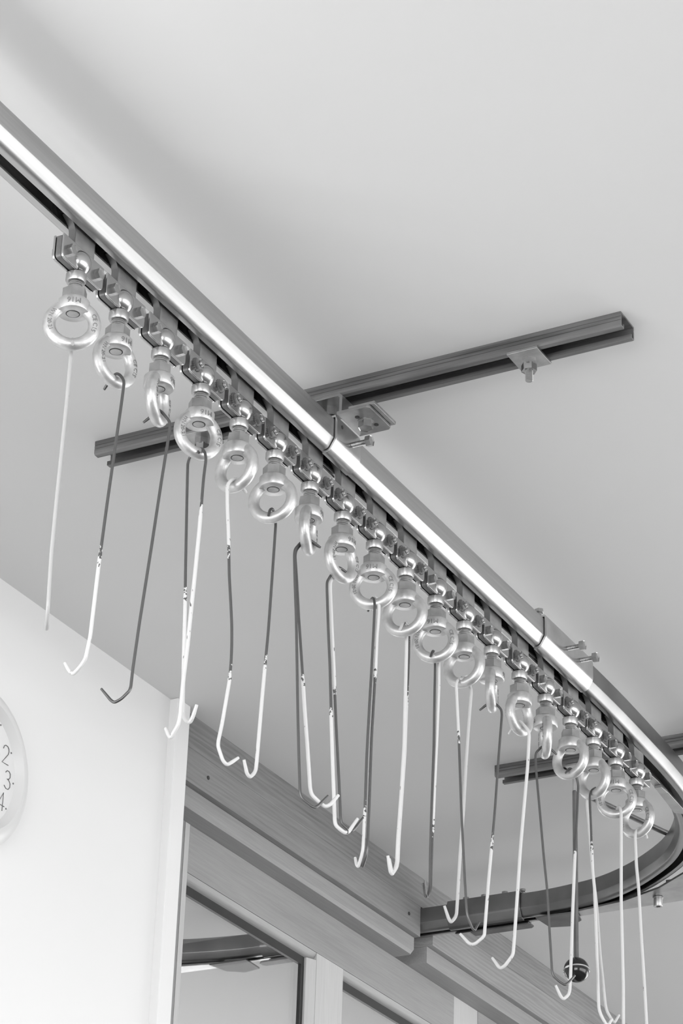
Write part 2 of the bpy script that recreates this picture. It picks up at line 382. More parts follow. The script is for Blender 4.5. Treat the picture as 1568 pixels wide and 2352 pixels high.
r1 = obj('overhead_rail', sweep(RS, [(RX0 + 5, 0), (1209.5, 0)]), 'rail', at=(0, 0, 58), smooth=25)
tag(r1, 'long straight zinc-plated C-shaped overhead rail carrying the chain across the ceiling', 'rail')
r2 = obj('overhead_rail', sweep(RS, spline(PATH)), 'darkrail', at=(2000, 90, 58), smooth=25)
tag(r2, 'curved steel overhead rail sweeping round below the ceiling at the right edge', 'rail')
r3 = obj('overhead_rail', sweep(RS, [(2231, 560.5), (2231, 1300)]), 'darkrail', at=(2231, 700, 58), smooth=25)
tag(r3, 'short rail end entering the notch in the timber fascia', 'rail')
def screw(parent, base, d, length, af=13, r=3.6, name='hex_screw', mat='satin'):
    # threaded screw standing out of base along d ('-y', '+z')
    mb = MB()
    if d == '-y':
        thread(mb, base, r, 0, -length, 1.6, 'y', 14); hexa(mb, (base[0], base[1] - length, base[2]), af, 0, -5.5, 'y', .3)
    else:
        thread(mb, base, r, 0, length, 1.6, 'z', 14); hexa(mb, (base[0], base[1], base[2] + length), af, 0, 5.5, 'z', .3)
    return obj(name, mb, mat, parent, smooth=30)
# hanger bracket under the first ceiling channel
hb = empty('hanger_bracket', 569, 0, 92, 'steel hanger bracket clamped round the rail under the ceiling channel, with one side screw', 'bracket')
obj('sleeve', MB().prism(offset_section(1, 4.2, 8.5), 'x', 538, 602), 'sleeve', hb, smooth=40, bevel=.4)
obj('flange', MB().prism([(538, -27), (538, -69), (542, -73), (597, -73), (601, -69), (601, -27)], 'z', 84.8, 88.6), 'bracket', hb, bevel=.5)
obj('flange', MB().prism([(538, 27), (538, 69), (542, 73), (597, 73), (601, 69), (601, 27)], 'z', 84.8, 88.6), 'bracket', hb, bevel=.5)
obj('washer_plate', MB().box(541, 600, -79, -42, 89.2, 93.5), 'satin', hb, bevel=.5)
for sx, sy in ((556, -47), (583, -60)):
    obj('bolt_hole', MB().lathe([(3, 84.3), (3, 85.2), (1, 85.2)], (sx, sy, 0), 'z', 14), 'black', hb)
m_ = MB(); hexa(m_, (570, -52, 0), 17, 84.5, 75, 'z', .2); m_.lathe([(10.5, 84.7), (10.5, 83.6), (7, 83.6)], (570, -52, 0), 'z', 20)
obj('hex_bolt', m_, 'satin', hb, smooth=30)
m_ = MB(); hexa(m_, (570, -52, 0), 17, 93.6, 100, 'z', .5); obj('hex_nut', m_, 'satin', hb, smooth=30)
obj('saddle', MB().prism([(-31, 89), (-31, 115), (-27, 119), (27, 119), (31, 115), (31, 89), (27, 89), (27, 113), (25, 115), (-25, 115), (-27, 113), (-27, 89)], 'x', 544, 598), 'bracket', hb, bevel=.5)
m_ = MB(); hexa(m_, (570, 0, 0), 19, 114.8, 104, 'z', .1); thread(m_, (570, 0, 0), 5.5, 104, 92, 1.8); obj('hex_nut', m_, 'satin', hb, smooth=30)
obj('rivet_hole', MB().lathe([(2.5, -29.1), (2.5, -28.6), (1, -28.6)], (551, 0, 72), 'y', 12), 'black', hb)
screw(hb, (578, -28.5, 60), '-y', 22)
# splice sleeves
s1 = empty('splice_sleeve', 1254, 0, 60, 'bright steel splice sleeve joining straight and curved rail, two screws on its side', 'sleeve')
obj('sleeve', MB().prism(offset_section(1, 4.4, 8.5), 'x', 1171, 1338), 'sleeve', s1, smooth=40, bevel=.4)
screw(s1, (1244.5, -28.7, 61), '-y', 21); screw(s1, (1291.7, -28.7, 62), '-y', 21)
screw(s1, (1178, -14, 84), '+z', 8, af=12)
s2 = empty('splice_sleeve', 2231, 563, 60, 'grey steel splice sleeve near the timber fascia, four screws along its top', 'sleeve')
obj('sleeve', MB().prism([(2231 + a, b) for a, b in offset_section(1, 4.4, 8.5)], 'y', 492, 640), 'darkrail', s2, smooth=25, bevel=.4)
for y in (614, 577, 535, 499): screw(s2, (2231, y, 84), '+z', 7, af=11, r=3)
obj('guide_bar', MB().prism([(2221, 486), (2221, 600), (2243, 600), (2243, 486), (2238, 480), (2226, 480)], 'z', 24, 27), 'dull', s2, bevel=.4)
# junction plates under the curve
jp = empty('junction_plate', 2180, 220, 30, 'flat grey junction plate under the rail curve with a hanging socket bolt', 'plate')
obj('plate', MB().prism([(2238, 395), (2233, 170), (2190, 60), (2110, 40), (2060, 80), (2110, 140), (2160, 205), (2195, 285), (2215, 395)], 'z', 31.5, 35.5), 'bracket', jp, bevel=.5)
obj('plate', MB().prism([(2205, 462), (2262, 459), (2271, 422), (2250, 391), (2205, 380)], 'z', 27.5, 30.5), 'dull', jp, bevel=.5)
m_ = MB(); m_.lathe([(9.5, 31), (9.5, 28.5), (6, 28.5)], (2200, 222, 0), 'z', 24); m_.lathe([(8, 28.5), (8, 15), (7.4, 14), (4, 14), (4, 18), (.5, 18)], (2200, 222, 0), 'z', 28)
obj('socket_bolt', m_, 'satin', jp)
m_ = MB(); hexa(m_, (2200, 222, 0), 15, 36, 42, 'z', .3); obj('hex_nut', m_, 'satin', jp, smooth=30)
obj('angle_arm', MB().box(2196, 2204, 60, 205, 36, 60).box(2204, 2226, 60, 205, 36, 40), 'bracket', jp, bevel=.6)
gp = empty('gusset_plate', 1740, 28, 33, 'small bent gusset plate under the rail where the chain ends and the curve begins', 'plate')
obj('plate', MB().prism([(1668, 18), (1700, 18), (1830, 26), (1850, 34), (1838, 46), (1798, 41), (1692, 30), (1670, 28)], 'z', 32, 35.8), 'bracket', gp, bevel=.5)
obj('stop_block', MB().box(1716, 1742, 18, 30, 27, 32), 'bracket', gp, bevel=.5)

# ------------------------------------------------------------------ ceiling channels
def channel(x0, y0, y1, label):
    e = empty('ceiling_channel', x0 + 20.5, (y0 + y1) / 2, 140, label, 'channel')
    t, zt, zb, w = 2.2, 139.9, 119.5, 41
    L_ = [(0, zt), (0, 134), (.9, 133.4), (0, 132.8), (0, 129), (.9, 128.4), (0, 127.8), (0, zb + 2), (2, zb), (9.5, zb), (9.5, zb + 6), (9.5 - t, zb + 6), (9.5 - t, zb + t), (t, zb + t), (t, zt - t)]
    R_ = [(w - a, b) for a, b in L_][::-1]
    obj('channel_profile', MB().prism([(x0 + a, b) for a, b in L_ + R_], 'y', y0, y1), 'galv', e, smooth=30)
    return e
def plate_bolt(e, x, y, sz=20.5, ztip=86, label=None, two=True):
    obj('square_washer', MB().box(x - 21.5, x + 21.5, y - sz, y + sz, 115.6, 119.3), 'satin', e, bevel=.5)
    m_ = MB(); hexa(m_, (x, y, 0), 17, 115.5, 107.5, 'z', .35); obj('hex_nut', m_, 'satin', e, smooth=30)
    if two:
        m_ = MB(); hexa(m_, (x, y, 0), 17, 107.3, 99.5, 'z', .75); obj('hex_nut', m_, 'satin', e, smooth=30)
    m_ = MB(); thread(m_, (x, y, 0), 4.7, 117, ztip, 1.5, 'z', 16); obj('threaded_stud', m_, 'satin', e)
c1 = channel(548.5, -409, 345, 'galvanised strut channel screwed to the ceiling above the middle of the rail')
plate_bolt(c1, 567.5, -279, ztip=85)
plate_bolt(c1, 569, 190, ztip=96)
c2 = channel(1772.7, -409, 339, 'galvanised strut channel on the ceiling by the rail curve, partly behind the last eye nuts')
plate_bolt(c2, 1793, 190, ztip=84, two=False)
rod = obj('tie_rod', MB().tube([(1858, 215, 100), (1880, 206, 98), (2040, 148, 88), (2056, 141, 87)], 5, 16), 'bracket', at=(1950, 180, 94))
tag(rod, 'slim round steel tie rod running from the far ceiling channel to the rail curve', 'rod')

# ------------------------------------------------------------------ chain joints
PITCH = 87.7
def rounded(poly, r, n=4, which=None):
    out = []
    for i, p in enumerate(poly):
        if which is not None and i not in which: out.append(p); continue
        a, b, c = Vector(poly[i - 1]), Vector(p), Vector(poly[(i + 1) % len(poly)])
        u = (a - b).normalized() * r; v = (c - b).normalized() * r
        for k in range(n + 1):
            t = k / n; q = (b + u) * (1 - t) ** 2 + b * 2 * t * (1 - t) + (b + v) * t * t; out.append(tuple(q))
    return out
def sphere_cap(y, R, sgn, seg=32, n=9):
    # part of a ball of radius R lying beyond the plane |Y|=y
    a0 = math.acos(y / R); prof = [(R * math.sin(a0 * (1 - k / n)) if k < n else .05, sgn * R * math.cos(a0 * (1 - k / n))) for k in range(n + 1)]
    return MB().lathe(prof, (0, 0, -1.5), 'y', seg, True)
PL = rounded([(-38, 14), (-38, -16), (-8.5, -16), (-6.5, -9), (6.5, -9), (8.5, -16), (41, -16), (41, 14)], 6.5, 5, {1, 6})
mesh_cache = {}
def part(name, key, build, mat, parent, **k):
    """share mesh data between alike parts"""
    if key in mesh_cache:
        src = mesh_cache[key]; o = src.copy(); o.name = name; C.objects.link(o); o.parent = parent; return o
    o = obj(name, build(), mat, parent, local=True, **k); mesh_cache[key] = o; return o
def b_bolt(x):
    m_ = MB(); hexa(m_, (x, 0, -1), 11.4, -7, -11.6, 'y', .2)
    hexa(m_, (x, 0, -1), 13, 7, 13, 'y', .6); return m_
def b_nut(x):
    m_ = MB(); hexa(m_, (x, 0, -1), 11.4, -8.3, -13, 'y', .45); thread(m_, (x, 0, -1), 3.8, -13.2, -16.3, 1.2, 'y', 14)
    hexa(m_, (x, 0, -1), 13, 7, 12, 'y', .6); return m_
def b_star(x):
    pr = []
    for k in range(36):
        a = 2 * math.pi * k / 36; r = 8.6 if k % 2 else 7.1; pr.append((x + r * math.cos(a), -1 + r * math.sin(a)))
    return MB().prism(pr, 'y', -8.3, -7.05)
ORD = ['first', 'second', 'third', 'fourth', 'fifth', 'sixth', 'seventh', 'eighth', 'ninth', 'tenth', 'eleventh', 'twelfth', 'thirteenth', 'fourteenth', 'fifteenth', 'sixteenth', 'seventeenth', 'eighteenth', 'nineteenth']
HEADS = {1, 2, 3, 11, 13, 15, 18, 19}
XJ = [0, 86.3, 175.4, 263.9, 351.7, 438, 526, 612, 698.5, 786.5, 875.5, 963, 1050, 1141, 1229.5, 1317.5, 1402, 1488, 1574.5]
def sweep_y(x):
    # the chain follows the rail where it starts to bend
    if x < 1400: return 0.
    return 3.2e-4 * (x - 1400) ** 2
def joint(i):
    x = XJ[i]; last = i == 18
    kind = 'plain bolt heads' if i + 1 in HEADS else 'nuts and toothed washers'
    where = 'above the %s eye nut from the left' % ORD[i] if 0 < i < 18 else ('at the free left end of the chain' if i == 0 else 'at the far right end of the chain')
    e = empty('chain_joint', x, sweep_y(x) * .3, 0, 'chain link with %s, %s' % (kind, where), 'chain link', 'chain links under the rail')
    part('core_block', 'core', lambda: MB().prism(rounded([(-37, 13), (-37, -14.5), (-9, -14.5), (-7, -8), (7, -8), (9, -14.5), (40, -14.5), (40, 13)], 5, 4, {1, 6}), 'y', -3.5, 3.5), 'core', e, bevel=.5)
    part('front_plate', 'fp', lambda: MB().prism(PL, 'y', -7, -4.3), 'plate', e, bevel=.7)
    part('back_plate', 'bp', lambda: MB().prism(PL, 'y', 4.3, 7), 'plate', e, bevel=.7)
    part('socket_dome', 'dome', lambda: sphere_cap(6.6, 15, -1), 'plate', e, smooth=60)
    part('socket_dome', 'domeb', lambda: sphere_cap(6.6, 15, 1), 'plate', e, smooth=60)
    hd = i + 1 in HEADS
    for xx in (-24.5, 29):
        if hd: part('hex_bolt', 'b%s' % xx, lambda: b_bolt(xx), 'satin', e, smooth=30)
        else:
            nu = part('hex_nut', 'n%s' % xx, lambda: b_nut(xx), 'satin', e, smooth=30)
            part('toothed_washer', 's%s' % xx, lambda: b_star(xx), 'core', nu, bevel=0)
    part('hanger_web', 'web', lambda: MB().prism([(-11, 8), (27, 8), (27, 48), (-11, 48)], 'y', -2, .5), 'web', e, bevel=.4)
    part('hanger_tab', 'tab', lambda: MB().prism([(-13.2, 10), (-11.1, 10), (-11.1, 34), (-14, 41), (-20, 46), (-27, 49), (-28, 47), (-21.5, 43.8), (-16, 40), (-13.2, 33.5)], 'y', -2.5, 6), 'dull', e, bevel=.3)
    for sy in (-13.5, 7.5):
        part('wheel', 'wh%s' % sy, lambda: MB().lathe([(6, sy), (14, sy + .5), (14, sy + 5.5), (6, sy + 6)], (-24, 0, 54.6), 'y', 28), 'wheel', e)
    part('axle', 'ax', lambda: MB().lathe([(3.5, -15), (3.5, 15)], (-24, 0, 54.6), 'y', 12), 'satin', e)
    return e
for i in range(19): joint(i)

# ------------------------------------------------------------------ eye nuts
f_txt = {}
def ring_text(body, size, a_mid, sgn):
    """lettering cast on the -Y side of the ring, running clockwise (sgn=1, feet inwards) or counter-clockwise"""
    v, f = text_tris(body, size, .45); vs = []
    R, r, cz = 24.5, 7.0, -80
    for x, y, d in v:
        a = a_mid - sgn * x / R; q = R + sgn * y
        h = math.sqrt(max(r * r - (q - R) ** 2, .1)) + d
        vs.append((q * math.cos(a), -h, cz + q * math.sin(a)))
    return vs, f
def collar_text(body, size, zc):
    v, f = text_tris(body, size, .4); R = 17.6
    return [((R + d) * math.sin(-x / R), -(R + d) * math.cos(x / R), zc - y) for x, y, d in v], f
def raise_mesh(name, vf_list, mat, depth=.35):
    mb = MB()
    for vs, fs in vf_list: mb.add(vs, fs)
    return mb
# (view angle of the visible side, lettered side shown)
EYES = [(0, 1), (41, 1), (71, 1), (28, 1), (-41, 0), (-22, 0), (79, 1), (52, 1), (-10, 1), (-20, 0), (-13, 1), (-28, 0), (85, 1), (58, 0), (-83, 1), (-36, 0), (-42, 0), (-8, 1), (-35, 1)]
DESC = ['seen face-on with a single pale hook behind it', 'turned partly right, holding a half-dark hook', 'turned almost edge-on, holding a fully dark hook', 'seen nearly face-on with cast lettering and two white-tipped hooks',
  'turned left, holding a crooked white and dark hook', 'blank side shown, hook passing behind it', 'edge-on, with a dark and a white hook passing sideways', 'narrow and turned right, holding two grey and white hooks',
  'lettered side face-on, dark and pale hook in front', 'blank side shown, two hooks crossing its bottom', 'lettered side shown, two long hooks hanging behind', 'blank side shown, its two hooks crossing like scissors',
  'fully edge-on, holding one dark hook', 'narrow and turned right, holding a thick white hook', 'edge-on, holding one thin dark hook', 'blank side shown, in front of the black-knobbed bar',
  'blank side shown, holding two hooks that hang close together', 'lettered side shown, holding the longest white hook', 'last on the chain, tie rod seen through its ring']
def collar_mb():
    m_ = MB(); m_.lathe([(7.4, -66), (16.6, -66), (17.5, -65), (17.5, -52), (14.6, -49), (8.2, -48.6)], (0, 0, 0), 'z', 40); return m_
def eye(i):
    x = XJ[i]; y = sweep_y(x) * .3
    c = W(x, y, -80); f = Vector((c.x, c.y)).normalized(); rt = Vector((f.y, -f.x))
    al, txt = math.radians(EYES[i][0]), EYES[i][1]
    n = -f * math.cos(al) + rt * math.sin(al)
    if not txt: n = -n
    th = math.atan2(n.x, -n.y)
    e = empty('eye_nut', x, y, 0, '%s eye nut from the left, %s' % (ORD[i], DESC[i]), 'eye nut', 'lifting eye nuts hanging from the chain')
    e.rotation_euler = (0, 0, th)
    st = part('swivel_stud', 'stud', lambda: (lambda m_: (m_.lathe([(5.2, -6), (5.2, -14.8)], (0, 0, 0), 'z', 20), m_.lathe([(5, -14.6), (9.6, -15), (11.3, -16.6), (11.4, -24), (10.2, -26.6), (8, -27.2)], (0, 0, 0), 'z', 32), thread(m_, (0, 0, 0), 8.2, -26.8, -40, 2.3, 'z', 28), m_.lathe([(6.7, -50), (6.7, -66.3), (6.2, -66.7), (.3, -66.7)], (0, 0, 0), 'z', 24), m_)[-1])(MB()), 'satin', e)
    part('lock_nut', 'lock', lambda: (lambda m_: (hexa(m_, (0, 0, 0), 24, -38.2, -48.4, 'z', .3, 1.4), m_)[-1])(MB()), 'satin', e, smooth=30)
    part('thread_gap', 'gap', lambda: MB().lathe([(7.7, -65.6), (7.7, -66.15), (6.6, -66.15)], (0, 0, 0), 'z', 28), 'black', e)
    part('eye_ring', 'ring', lambda: MB().torus(24.5, 7, (0, 0, -80), 'y', 72, 20).add(*(lambda q: (q.v, q.f))(collar_mb())), 'cast', e, smooth=50)
    part('lettering', 'let1', lambda: raise_mesh('l', [ring_text('CE C15', 7, math.radians(2), 1)], 'etch'), 'etch', e)
    part('lettering', 'let2', lambda: raise_mesh('l', [ring_text('WN 20-21', 6.6, math.radians(176), -1)], 'etch'), 'etch', e)
    part('lettering', 'let3', lambda: raise_mesh('l', [collar_text('M16', 9, -58)], 'etch'), 'etch', e)
    return e
for i in range(19): eye(i)

# ------------------------------------------------------------------ wire hooks
HOOKS=[
('1',1,2.1,(9999, 9999),[(-4.8,-7,-109),(1.2,-1.6,-95.5),(11.8,5.9,-101.3),(14.1,7.8,-107.7),(13.4,7.1,-165.3),(10.3,6.2,-288.1),(10.2,6.4,-350.3),(11.1,5.2,-408.1),(19.4,10.8,-421.6),(32.5,19.9,-424.5),(49,31.3,-410.1)]),
('2',2,2.1,(-323, -60),[(94.9,17.6,-105.5),(92.9,13.4,-102.5),(88.3,-0.8,-92.4),(84.8,-9.9,-99.6),(84.1,-15.8,-109.2),(83.6,-15,-132.8),(79.8,-9.6,-257.8),(77.8,-6.7,-333.5),(76.2,-4.5,-419.3),(74.8,-2.5,-439.9),(75.9,-0.5,-444.1),(77.1,4.6,-449.5),(81.2,16.2,-455.5),(82.9,22.6,-450.1),(84.7,30.5,-438.4)]),
('3',3,2,(-494, -13),[(171.7,14.6,-108.1),(174.7,8.3,-101.5),(175.3,0.2,-92.4),(176,-6.2,-96.9),(179.1,-16.3,-110.8),(179.2,-16.5,-122),(176.5,-12.4,-184),(173.1,-7.4,-271.1),(169.4,-1.8,-361.1),(167.4,1.1,-417.6),(167.1,1.6,-437),(166.4,2.6,-441.9),(163.6,10.4,-451.1),(163,18.4,-454),(162.5,22.9,-450.4),(159.7,34.2,-436.3)]),
('4a',4,2.2,(-277, -24),[(257,-7.2,-108.8),(262.9,0.4,-99.4),(271.1,13.4,-101.3),(271.5,16.6,-109.6),(271,15.4,-130.7),(271.8,10.5,-243.3),(273.3,8.2,-301.4),(274.2,6.8,-351.1),(274.5,4.4,-404.1),(275.1,3.6,-424.9),(273.1,-0.7,-432.7),(270.4,-7.7,-439.1),(268.4,-11.9,-438.6),(266.2,-15.9,-433.5),(262.8,-21.7,-423.2)]),
('4b',4,2.3,(-182, -23),[(273.5,6.1,-100.7),(269.5,1.1,-96.4),(266.3,-5,-97.8),(260,-13.6,-108.8),(259,-15.9,-118.9),(258.3,-14.7,-142.7),(259.4,-12.7,-210),(259.3,-10.7,-264.4),(259.2,-8.7,-311),(259.3,-7.1,-351.5),(259,-4.7,-391.3),(259.4,-3.4,-432.4),(259.9,-2.4,-438.7),(260.9,-0.3,-444.6),(263.8,10,-456.6),(264.2,13.1,-452.3),(265.5,18.5,-443.1)]),
('5',5,2.1,(-352, -192),[(373.2,-2,-102.7),(369.1,-1.1,-100.4),(351.4,-0.9,-93.7),(341.2,0.4,-101.1),(335.7,1.6,-110.2),(336.4,0.4,-135.7),(339.3,-2.3,-178.6),(341.8,-4.4,-225.5),(343.9,-7.8,-265.3),(345.1,-9.8,-291.5),(345.7,-10.7,-313.3),(345.9,-11,-335),(345.6,-10.5,-358.2),(342.7,-5.9,-410.1),(341,-3.1,-432.9),(341.9,-2.7,-438.8),(349.4,-5.3,-453.1),(355.3,-7.2,-456.3),(361,-8.8,-451.8),(370.3,-12.4,-442.9)]),
('6',6,2.2,(-289, -52),[(428.4,-0.7,-106.1),(434.5,0.9,-94.5),(441.2,1.4,-90),(452.5,3.8,-97),(453.9,3.6,-105.3),(451.4,3.7,-185.2),(449.9,4.3,-248.8),(449.2,5.4,-280.8),(447.4,6.6,-333.4),(445.1,8.4,-417.4),(444,8.4,-426.4),(441.3,8.9,-431.6),(434.8,10.2,-438.2),(429.5,11.1,-435.7),(420.5,10.6,-422.1)]),
('7a',7,2,(-521, 117),[(540.4,-10.6,-99.2),(533.2,-4.1,-93.8),(525.5,1.3,-89.8),(518.1,5.9,-99.7),(512.5,9.7,-110.2),(512.3,10,-118),(513.3,8.3,-152.3),(516,5.6,-202.6),(518.8,2.8,-271),(520.3,0.3,-326.2),(522.4,-3.4,-393.8),(523.5,-5.4,-426.5),(525.6,-7,-433.6),(535.3,-15.7,-442.1),(538.9,-18,-441.7),(542.4,-20,-438.3),(552.2,-27,-423.6)]),
('7b',7,2.3,(-280, 117),[(544.7,-6.1,-95.6),(538.4,-1.2,-91.9),(529.5,2.3,-89.5),(523,7.5,-98.6),(519.4,11.8,-107.2),(518.9,12.7,-115),(520.6,9.8,-148.7),(524.5,6.9,-198.6),(528.7,1.7,-264.2),(531.9,-1.8,-313),(534.6,-6.5,-364.3),(538.1,-10.6,-417.6),(539.2,-12.5,-425.2),(546.3,-18.8,-432.3),(552.3,-23.3,-436.8),(556.8,-27.1,-433.6),(566.1,-33.1,-418.9)]),
('8a',8,2.3,(-290, 164),[(630.6,-1.2,-92.5),(619.9,5.6,-86.8),(610.6,6,-89.8),(600.1,8.3,-107.5),(596.6,10.4,-115.9),(596.6,10.4,-123.1),(599.2,8,-177.6),(601.9,5,-230.1),(603.7,1.9,-292.5),(605.8,-1.9,-361.9),(607.3,-4.6,-406.6),(608.1,-6,-432),(609.7,-6.8,-437.1),(613.8,-10.1,-440.8),(619.5,-14.1,-444.1),(623.2,-16.7,-442.1),(626.2,-17.9,-437.3),(635.3,-22,-421.8)]),
('8b',8,2.2,(-545, -261),[(635.6,0.1,-91.2),(626.6,6,-86.1),(617.2,6.4,-89.1),(608.1,8.4,-105),(604.7,10.3,-112.8),(604.7,10.3,-120.7),(606.9,6.3,-183.8),(608.6,3.3,-227.6),(609.8,1.2,-263.6),(611.3,-1.5,-307.6),(613,-4.5,-351.1),(614.4,-7.1,-387.6),(615.8,-9.5,-426.5),(617.3,-10.2,-432.7),(625.3,-16.3,-439.6),(628.7,-18.4,-439.3),(632.3,-20.7,-434.3),(642,-25.7,-418.4)]),
('9a',9,2,(-388, 211),[(709.6,12.6,-107.1),(705.9,8.9,-100.2),(700.4,2.3,-92.5),(693.7,-4.4,-100.9),(692.4,-6.1,-109.3),(692.3,-5.9,-130.7),(692.4,-4.1,-199.9),(691.8,-2.9,-248.7),(692,-1.1,-311.4),(691.8,-0.8,-386.4),(691.4,-0.1,-436.7),(694.2,3.2,-444.7),(700.4,10.7,-455.5),(702.9,14.5,-451.3),(707.2,19,-440.1)]),
('9b',9,2.3,(-517, -207),[(716.2,13,-102.9),(711.2,7.4,-96.9),(705,-0,-89.9),(698.6,-7.1,-98.1),(697.5,-9.2,-106.4),(697.6,-9.4,-121.1),(697.7,-7.5,-150),(697.5,-7.1,-198.4),(697.1,-4.4,-292.7),(696.9,-3.9,-381.1),(696.6,-3.3,-434.8),(698.6,-0.8,-444),(704.6,7.1,-454.6),(707.1,10.9,-451.5),(710.8,14.5,-441.8)]),
('10a',10,2.3,(9999, 9999),[(777.2,1.6,-105.2),(784.9,2,-94.3),(791.5,2.3,-91.4),(802.4,5.2,-96.1),(803.5,5.2,-103.8),(802.7,4.6,-129.3),(801.7,4.3,-177.2),(800.8,3.9,-256.9),(798.8,5.6,-324.5),(796.6,7.7,-387.6),(796.3,8.2,-417.3),(793.7,8.8,-425.6),(786.7,9.3,-435.9),(783,9.9,-434.2),(774.2,9.5,-415.6)]),
('10b',10,2.1,(-189, -97),[(782.8,-0.5,-100.1),(789.6,-0.6,-90),(796.9,0.6,-89.3),(807.4,4.2,-94.1),(808.5,4.3,-101.8),(807.7,3.6,-127.3),(806.6,3.7,-165.7),(805.1,4.2,-213.4),(804,4.3,-267.7),(801.9,6.2,-327.7),(799.8,8,-386.7),(799.6,8.4,-414.4),(797.2,8.6,-423.3),(790,9.5,-432.8),(786.2,10.3,-430.8),(778.7,9.5,-418)]),
('11a',11,2.1,(-629, 305),[(864.2,0.9,-107.1),(872.6,2.1,-95.1),(878.7,3.3,-92.9),(889.2,6.8,-97.9),(890.3,6.9,-106.4),(889.4,6.6,-150.5),(888.5,6,-222.5),(886.9,7,-310.1),(885.7,7.2,-374.4),(885.8,7,-419),(883.5,7.1,-428),(878,6.9,-436.2),(873.9,6.1,-434.8),(866.9,4.5,-417.2)]),
('11b',11,2.2,(-629, -343),[(868.7,-1.3,-106.3),(877.2,-0.5,-94.9),(883.5,0.5,-92.7),(894.1,3.8,-96.4),(895.2,3.9,-104.9),(894.5,3.1,-139.3),(892.9,4.1,-215),(891.1,5.3,-281),(889.5,6.3,-345.8),(889.1,7.1,-400.3),(888.2,6.7,-419.5),(885.7,7.2,-428.4),(879.3,8.8,-435.8),(875.9,8.7,-434.3),(868.3,8.3,-420)]),
('12a',12,2,(-605, -188),[(976.7,2.7,-87.8),(966.9,4.5,-93.5),(953.5,4.7,-104),(949.9,5.1,-111.3),(950.2,4.5,-120.1),(952.7,1.8,-181.8),(955.7,-2,-290.8),(956.6,-3.9,-328.4),(958,-6.7,-383.6),(959.3,-9.3,-427.6),(960.8,-10.2,-437.5),(969.2,-13.8,-452),(972.2,-15.2,-452.5),(980.1,-17.7,-439.6)]),
('12b',12,2.2,(9999, 9999),[(953.6,-0.1,-103.1),(962.9,-0.8,-96.8),(973.7,-0.1,-96.7),(981.8,-0.8,-103.2),(983.3,-1.5,-110.5),(981.5,-0.1,-141.6),(978,2.4,-210.5),(975.8,4.7,-282.4),(975,6.2,-311),(973.1,7.8,-348.7),(971.9,10.2,-410),(970.6,10.6,-428.2),(967.9,11.7,-434.3),(962.1,14.4,-441.4),(958.1,15.6,-437.5),(949.3,17.8,-422.4)]),
('13',13,2.2,(-302, 399),[(1048.5,17.4,-107.6),(1051.4,9.1,-100),(1051.8,1.2,-95.1),(1052.7,-7.5,-102.5),(1054.2,-13,-109.8),(1054.5,-13.7,-117.6),(1052.8,-10.2,-174.1),(1050.7,-5.6,-256.9),(1049.2,-2.6,-300.3),(1047.1,1.8,-361.6),(1045.3,5.5,-421.9),(1045,6.1,-433),(1044.8,8.9,-436.8),(1043.7,18.2,-443.7),(1043.3,23.8,-444.6),(1042.2,28.2,-441.7),(1042.1,40.1,-428.1)]),
('14',14,2.3,(9999, 9999),[(1146.7,19.1,-104.2),(1142.5,9.1,-95.6),(1139.9,0.5,-89.6),(1138.8,-4.4,-94.6),(1137.3,-15.4,-107.9),(1137.8,-16.5,-116.5),(1136.9,-14.4,-162.4),(1134.5,-9.3,-230.2),(1132.6,-5.2,-285.9),(1131.1,-2,-343.2),(1129.6,1.3,-400.1),(1128.8,2.9,-425.8),(1129.4,4.1,-434.5),(1130.3,16.4,-447.8),(1131.7,22.9,-450.1),(1132,26.9,-446.9),(1134,36.9,-433.1)]),
('15',15,1.9,(-531, 493),[(1238.2,-13.4,-105.9),(1233.9,-8.6,-100.4),(1229.2,-3.2,-94.6),(1224.2,3.1,-95.5),(1219.9,10.3,-105.3),(1219.4,11.4,-112),(1219.9,10.1,-138.6),(1222,5.6,-199.2),(1223.9,1.2,-261.2),(1225.8,-2.8,-308.6),(1227,-5.5,-365.3),(1228,-7.7,-409.9),(1228.4,-8.6,-429.7),(1230.1,-9.9,-435.5),(1236.2,-16.1,-442.8),(1241.1,-22.1,-446.4),(1244.6,-25.1,-443),(1251.3,-32.7,-430.8)]),
('16',16,2.3,(-220, 539),[(1304.5,2.6,-106.7),(1312.3,-0.2,-96.1),(1321.7,-1.6,-95.5),(1331.2,-3.5,-105.9),(1333,-5,-115.7),(1330.3,-3.8,-161.5),(1327,-1.4,-222.6),(1323.5,1.6,-310.4),(1320.2,4.1,-402.5),(1319.7,5.4,-426.7),(1317.1,6.4,-434.3),(1310.5,11.3,-441.9),(1307.2,13.9,-438.1),(1298.9,17.8,-424.4)]),
('17a',17,2.3,(-189, 586),[(1408.5,0.4,-90.8),(1397,1.7,-99),(1392.3,2.7,-108.7),(1392.4,2.4,-124.7),(1392.6,1.8,-148.6),(1394.3,0.4,-225.8),(1395.2,-1.6,-251.8),(1395.7,-2.8,-311),(1396.3,-4.2,-380.5),(1396.5,-4.8,-421.7),(1396.8,-5.3,-433.2),(1399.9,-7.6,-442.7),(1406,-11.7,-452.9),(1409.3,-14.3,-453.5),(1415.9,-17,-443)]),
('17b',17,2.1,(9999, 9999),[(1396.1,1.4,-107),(1401.9,8.1,-101),(1408.1,13.9,-104.7),(1408.9,14.7,-113.2),(1409.8,12.5,-151),(1411.1,9.4,-203.2),(1413.8,3.1,-272.2),(1415.2,-0.1,-339.4),(1417.1,-4.5,-397.3),(1417.9,-6.3,-420.1),(1418.6,-8,-429.7),(1425.1,-13.1,-441.8),(1428.1,-15.1,-445),(1435.6,-19.8,-432)]),
